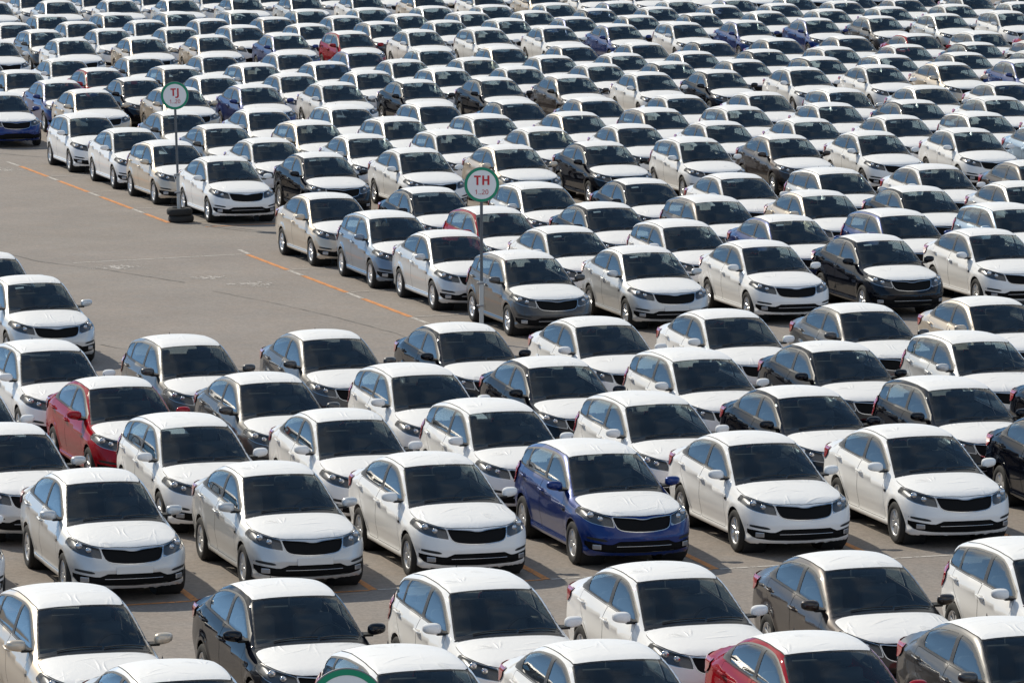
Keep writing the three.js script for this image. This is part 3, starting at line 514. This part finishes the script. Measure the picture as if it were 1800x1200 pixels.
for (let k = -2; k < 8; k++) {                                              // the near block's front line and slot corners
  const lat = 14.84 + 2.545 * k, f = -66.25 - .073 * (lat - 14); ribbon('orange_line', [[lat, f - 2.6], [lat, f - .02]], .11, orange);
  ribbon('orange_line', [[lat - 1.25, f + .09], [lat - .06, f]], .075, orange); ribbon('worn_line', [[lat + .06, f - .01], [lat + 1.24, f - .09]], .075, whiteWorn);
}
function scuff(lat, f, w, h, seed) {                                      // scraped, pale spot with a broken outline
  const N = 128, d = new Uint8Array(N * N * 4), n = noise2(seed);
  for (let i = 0; i < N * N; i++) { const x = (i % N) / N * 2 - 1, y = ((i / N) | 0) / N * 2 - 1, v = n(x * 9 + 20, y * 4 + 20) * .5 + n(x * 30 + 90, y * 16 + 60) * .5, a = v > .46 + .40 * Math.hypot(x, y) ** 1.5 ? 255 : 0; d[4 * i] = d[4 * i + 1] = d[4 * i + 2] = a; d[4 * i + 3] = 255; }
  const t = new THREE.DataTexture(d, N, N); t.magFilter = THREE.LinearFilter; t.needsUpdate = true;
  const g = new THREE.PlaneGeometry(w, h); g.rotateX(-Math.PI / 2); const o = new THREE.Mesh(g, std('pale_scuff', { color: lin(.46, .42, .38), roughness: .85, alphaMap: t, alphaTest: .5 })); o.position.copy(world(lat, f, .006)); o.rotation.y = .35; o.receiveShadow = true; structure(o, 'pale_scuff');
}
scuff(24.97, -105.97, 1.5, 1.9, 41); scuff(24.45, -107.7, 1.3, 1.0, 42); scuff(25.3, -137.2, 1.3, 1.6, 43); scuff(22.9, -110.4, 1.6, 1.4, 44);
ribbon('pavement_crack', [[26.2, -143.0], [27.3, -141.2], [28.6, -140.9], [30, -141.2]], .05, tar, .007, .03, 3);
ribbon('pavement_crack', [[27.0, -119.6], [27.7, -117.9], [28.6, -116.9], [30.2, -117.4]], .05, tar, .007, .03, 4);
ribbon('pavement_crack', [[23.9, -104.9], [24.6, -102.3], [25.2, -99.2], [25.6, -96.4], [26.0, -92]], .022, tar, .007, .05, 5);
ribbon('pavement_crack', [[20.5, -118], [21.5, -112.3], [22.6, -109.9], [23.7, -106.8]], .03, tar, .007, .06, 6);
ribbon('pavement_crack', [[19.6, -96], [20.8, -92.6], [22.9, -89.8], [24.8, -89.3]], .03, tar, .007, .06, 8);

// ---------- the cars ----------
const COLOUR = { W: 'white', S: 'silver', G: 'dark grey', B: 'beige', K: 'black', U: 'blue', R: 'red', M: 'brown', L: 'pale blue', T: 'steel blue' };
const NTH = ['', 'first', 'second', 'third', 'fourth', 'fifth', 'sixth', 'seventh', 'eighth', 'ninth', 'tenth', 'eleventh', 'twelfth', 'thirteenth', 'fourteenth', 'fifteenth', 'sixteenth', 'seventeenth'];
const ROWS = { F2: 'front row of the block at the bottom edge', F3: 'back row of the block at the bottom edge' };
[['E', 'near block'], ['D', 'TH sign block'], ['B1x', 'TJ sign block'], ['B2', 'block behind TJ sign block'], ['B3', 'second block behind TJ sign'], ['B4', 'farthest block']].forEach(([k, b]) => {
  const id = { E: ['E0', 'E1', 'E2', 'E3'], D: ['D0', 'D1', 'D2', 'D3'], B1x: ['B1x0', 'B1x1', 'B1x2', 'B1x3'] }[k] || [k + 'f', k + 'r1', k + 'r2', k + 'r3'];
  id.forEach((q, i) => { ROWS[q] = ['front', 'second', 'third', 'back'][i] + ' row of ' + b; });
});
const onScreen = (x0, x1, z0, z1, lift, bumpy) => {                         // a small sheet lying against the inside of the windscreen or on the dashboard
  const S = shared.base || (shared.base = makeShape(false)), pos = [], uv = [], idx = [], n = 4;
  for (let j = 0; j <= n; j++) for (let i = 0; i <= n; i++) { const z = lerp(z0, z1, i / n), x = lerp(x0, x1, j / n) - .26 * z * z; pos.push(x + OFF, bumpy ? .985 - .02 * j / n : S.T(x, Math.abs(z)) + lift, z); uv.push(i / n, j / n); }
  for (let j = 0; j < n; j++) for (let i = 0; i < n; i++) { const a = j * (n + 1) + i; idx.push(a, a + 1, a + n + 1, a + 1, a + n + 2, a + n + 1); }
  const g = new THREE.BufferGeometry(); g.setAttribute('position', new THREE.Float32BufferAttribute(pos, 3)); g.setAttribute('uv', new THREE.Float32BufferAttribute(uv, 2)); g.setIndex(idx); g.computeVertexNormals(); return g;
};
const plateGeo = plateGeometry(makeShape(false)), stickerGeo = onScreen(-1.03, -.975, .25, .41, -.02), paperGeo = onScreen(-.40, -.56, -.42, -.12, 0, true);
const protos = {};
const proto = (hatch, fine, wheel) => protos[[hatch, fine, wheel]] || (protos[[hatch, fine, wheel]] = makeCar(hatch, fine, wheel));
{
  const rnd = rng(4);
  for (const [row, text] of Object.entries(LOT)) {
    const cars = text.split(' ').map((t) => t.split(',')), fine = /^[FED]|^B1x0/.test(row);
    cars.forEach(([lat, fwd, kind], i) => {
      lat = +lat; fwd = +fwd; const nth = i + (/^D[01]/.test(row) ? 0 : 1), hatch = kind[1] === 'h', near = fine || (row.startsWith('B1x') && i === 0);
      const wheel = rnd() < .5 ? 'alloy' : 'cap', car = proto(hatch, near, wheel).clone(), film = filmMats[Math.floor(rnd() * 6)], p = PAINTS[kind[0]];
      car.traverse((o) => { if (o.material === M.paint) o.material = p; else if (o.material === M.film) o.material = film; });
      const w = world(lat, fwd), yaw = YAW - .0022 * clamp(w.x, -9, 9) + (rnd() - .5) * .022;
      car.position.set(w.x - OFF * Math.sin(yaw), 0, w.z - OFF * Math.cos(yaw)); car.rotation.y = yaw - Math.PI / 2;
      if (!/^[FE]/.test(row) && !hatch && rnd() < .85) mk('windshield_sticker', stickerGeo, M.paper, car);
      if (kind === 'Ss' && near) mk('number_plate', plateGeo, M.plate, car);
      if (rnd() < .13) mk('paper_sheet', paperGeo, M.paper, car);
      add(car, 'parked_car', { label: lat < 20 && row === 'D0' ? 'silver sedan at left edge facing out beside the empty driveway' : lat < 20 && row === 'D1' ? 'mostly hidden car behind the silver sedan at left edge of driveway' : `${COLOUR[kind[0]]} ${hatch ? 'hatchback' : 'sedan'}, ${nth > 1 ? NTH[nth] + ' from left' : 'leftmost'} in ${ROWS[row]}`, category: 'car', group: 'new cars parked in rows' });
    });
  }
}
// ---------- row signs ----------
const font = await new FontLoader().loadAsync('fonts/droid/droid_sans_bold.typeface.json'), fontR = await new FontLoader().loadAsync('fonts/droid/droid_sans_regular.typeface.json');
const signMats = { face: std('sign_face', { color: lin(.84, .84, .83), roughness: .45 }), green: std('sign_green', { color: lin(.0, .26, .13), roughness: .4 }), red: std('sign_red', { color: lin(.55, .02, .03), roughness: .5 }), steel: std('galvanised_steel', { color: lin(.13, .135, .14), metalness: .5, roughness: .5 }), pale: std('pale_sleeve', { color: lin(.50, .50, .48), roughness: .6 }), back: std('sign_back', { color: lin(.25, .25, .26), metalness: .3, roughness: .6 }) };
const centred = (t, f, size, y) => { const g = new TextGeometry(t, { font: f, size, depth: .003, curveSegments: 4, bevelEnabled: false }); g.computeBoundingBox(); const b = g.boundingBox; g.translate(-(b.min.x + b.max.x) / 2, y - size / 2, .016); return g; };
function sign(x, z, h, word, label, lean) {
  const s = new THREE.Group(), R = .345; s.position.set(x, 0, z);
  const up = new THREE.CylinderGeometry(.03, .03, h - 1.15, 14); up.translate(0, (h - .3 + 1.15 - .3) / 2 + .3, -.045); mk('pole', up, signMats.steel, s);
  const lo = new THREE.CylinderGeometry(.042, .042, 1.2, 14); lo.translate(0, .6, -.045); mk('pole_sleeve', lo, signMats.pale, s);
  for (const y of [1.16, .72]) { const c = new RoundedBoxGeometry(.14, .035, .11, 2, .01); c.translate(-.02, y, -.045); mk('clamp', c, signMats.back, s); }
  const disc = mk('disc', new THREE.CylinderGeometry(R, R, .018, 64).rotateX(Math.PI / 2).translate(0, h, 0), signMats.back, s);
  mk('sign_face', new THREE.CircleGeometry(R * .84, 64).translate(0, h, .0125), signMats.face, disc);
  mk('green_ring', new THREE.RingGeometry(R * .82, R * .97, 64).translate(0, h, .0155), signMats.green, disc);
  if (word) { mk('letters', centred(word, font, .185, h + .085), signMats.red, disc); mk('numbers', centred('1..20', fontR, .09, h - .145), signMats.red, disc); }
  s.rotation.set(0, .10, lean); add(s, 'row_sign', { label, category: 'sign', group: 'round row signs on poles' }); return s;
}
sign(-8.15, -123.4, 3.1, 'TJ', 'round white sign with green ring and red letters TJ, standing in two tyres', .03);
sign(-.59, -98.0, 3.09, 'TH', 'round white sign with green ring and red letters TH, before dark grey hatchback', 0);
sign(-1.43, -43.0, 3.27, '', 'top of a round green ringed sign cut off by the bottom edge', 0);
for (const [y, d, which] of [[.09, .02, 'lower'], [.265, -.015, 'upper']]) {
  const g = new THREE.LatheGeometry([[.17, -.09], [.20, -.10], [.26, -.103], [.295, -.085], [.312, -.05], [.316, 0], [.312, .05], [.295, .085], [.26, .103], [.20, .10], [.17, .09], [.175, 0], [.17, -.09]].map(([a, b]) => new THREE.Vector2(a, b * .85)), 48);
  const t = mk('tyre', g, M.rubber); t.position.set(-8.13 + d, y, -123.35 - d); add(t, 'old_tyre', { label: `${which} of two black tyres stacked round the foot of the TJ sign`, category: 'tyre', group: 'tyres holding the TJ sign' });
}
renderer.render(scene, camera);
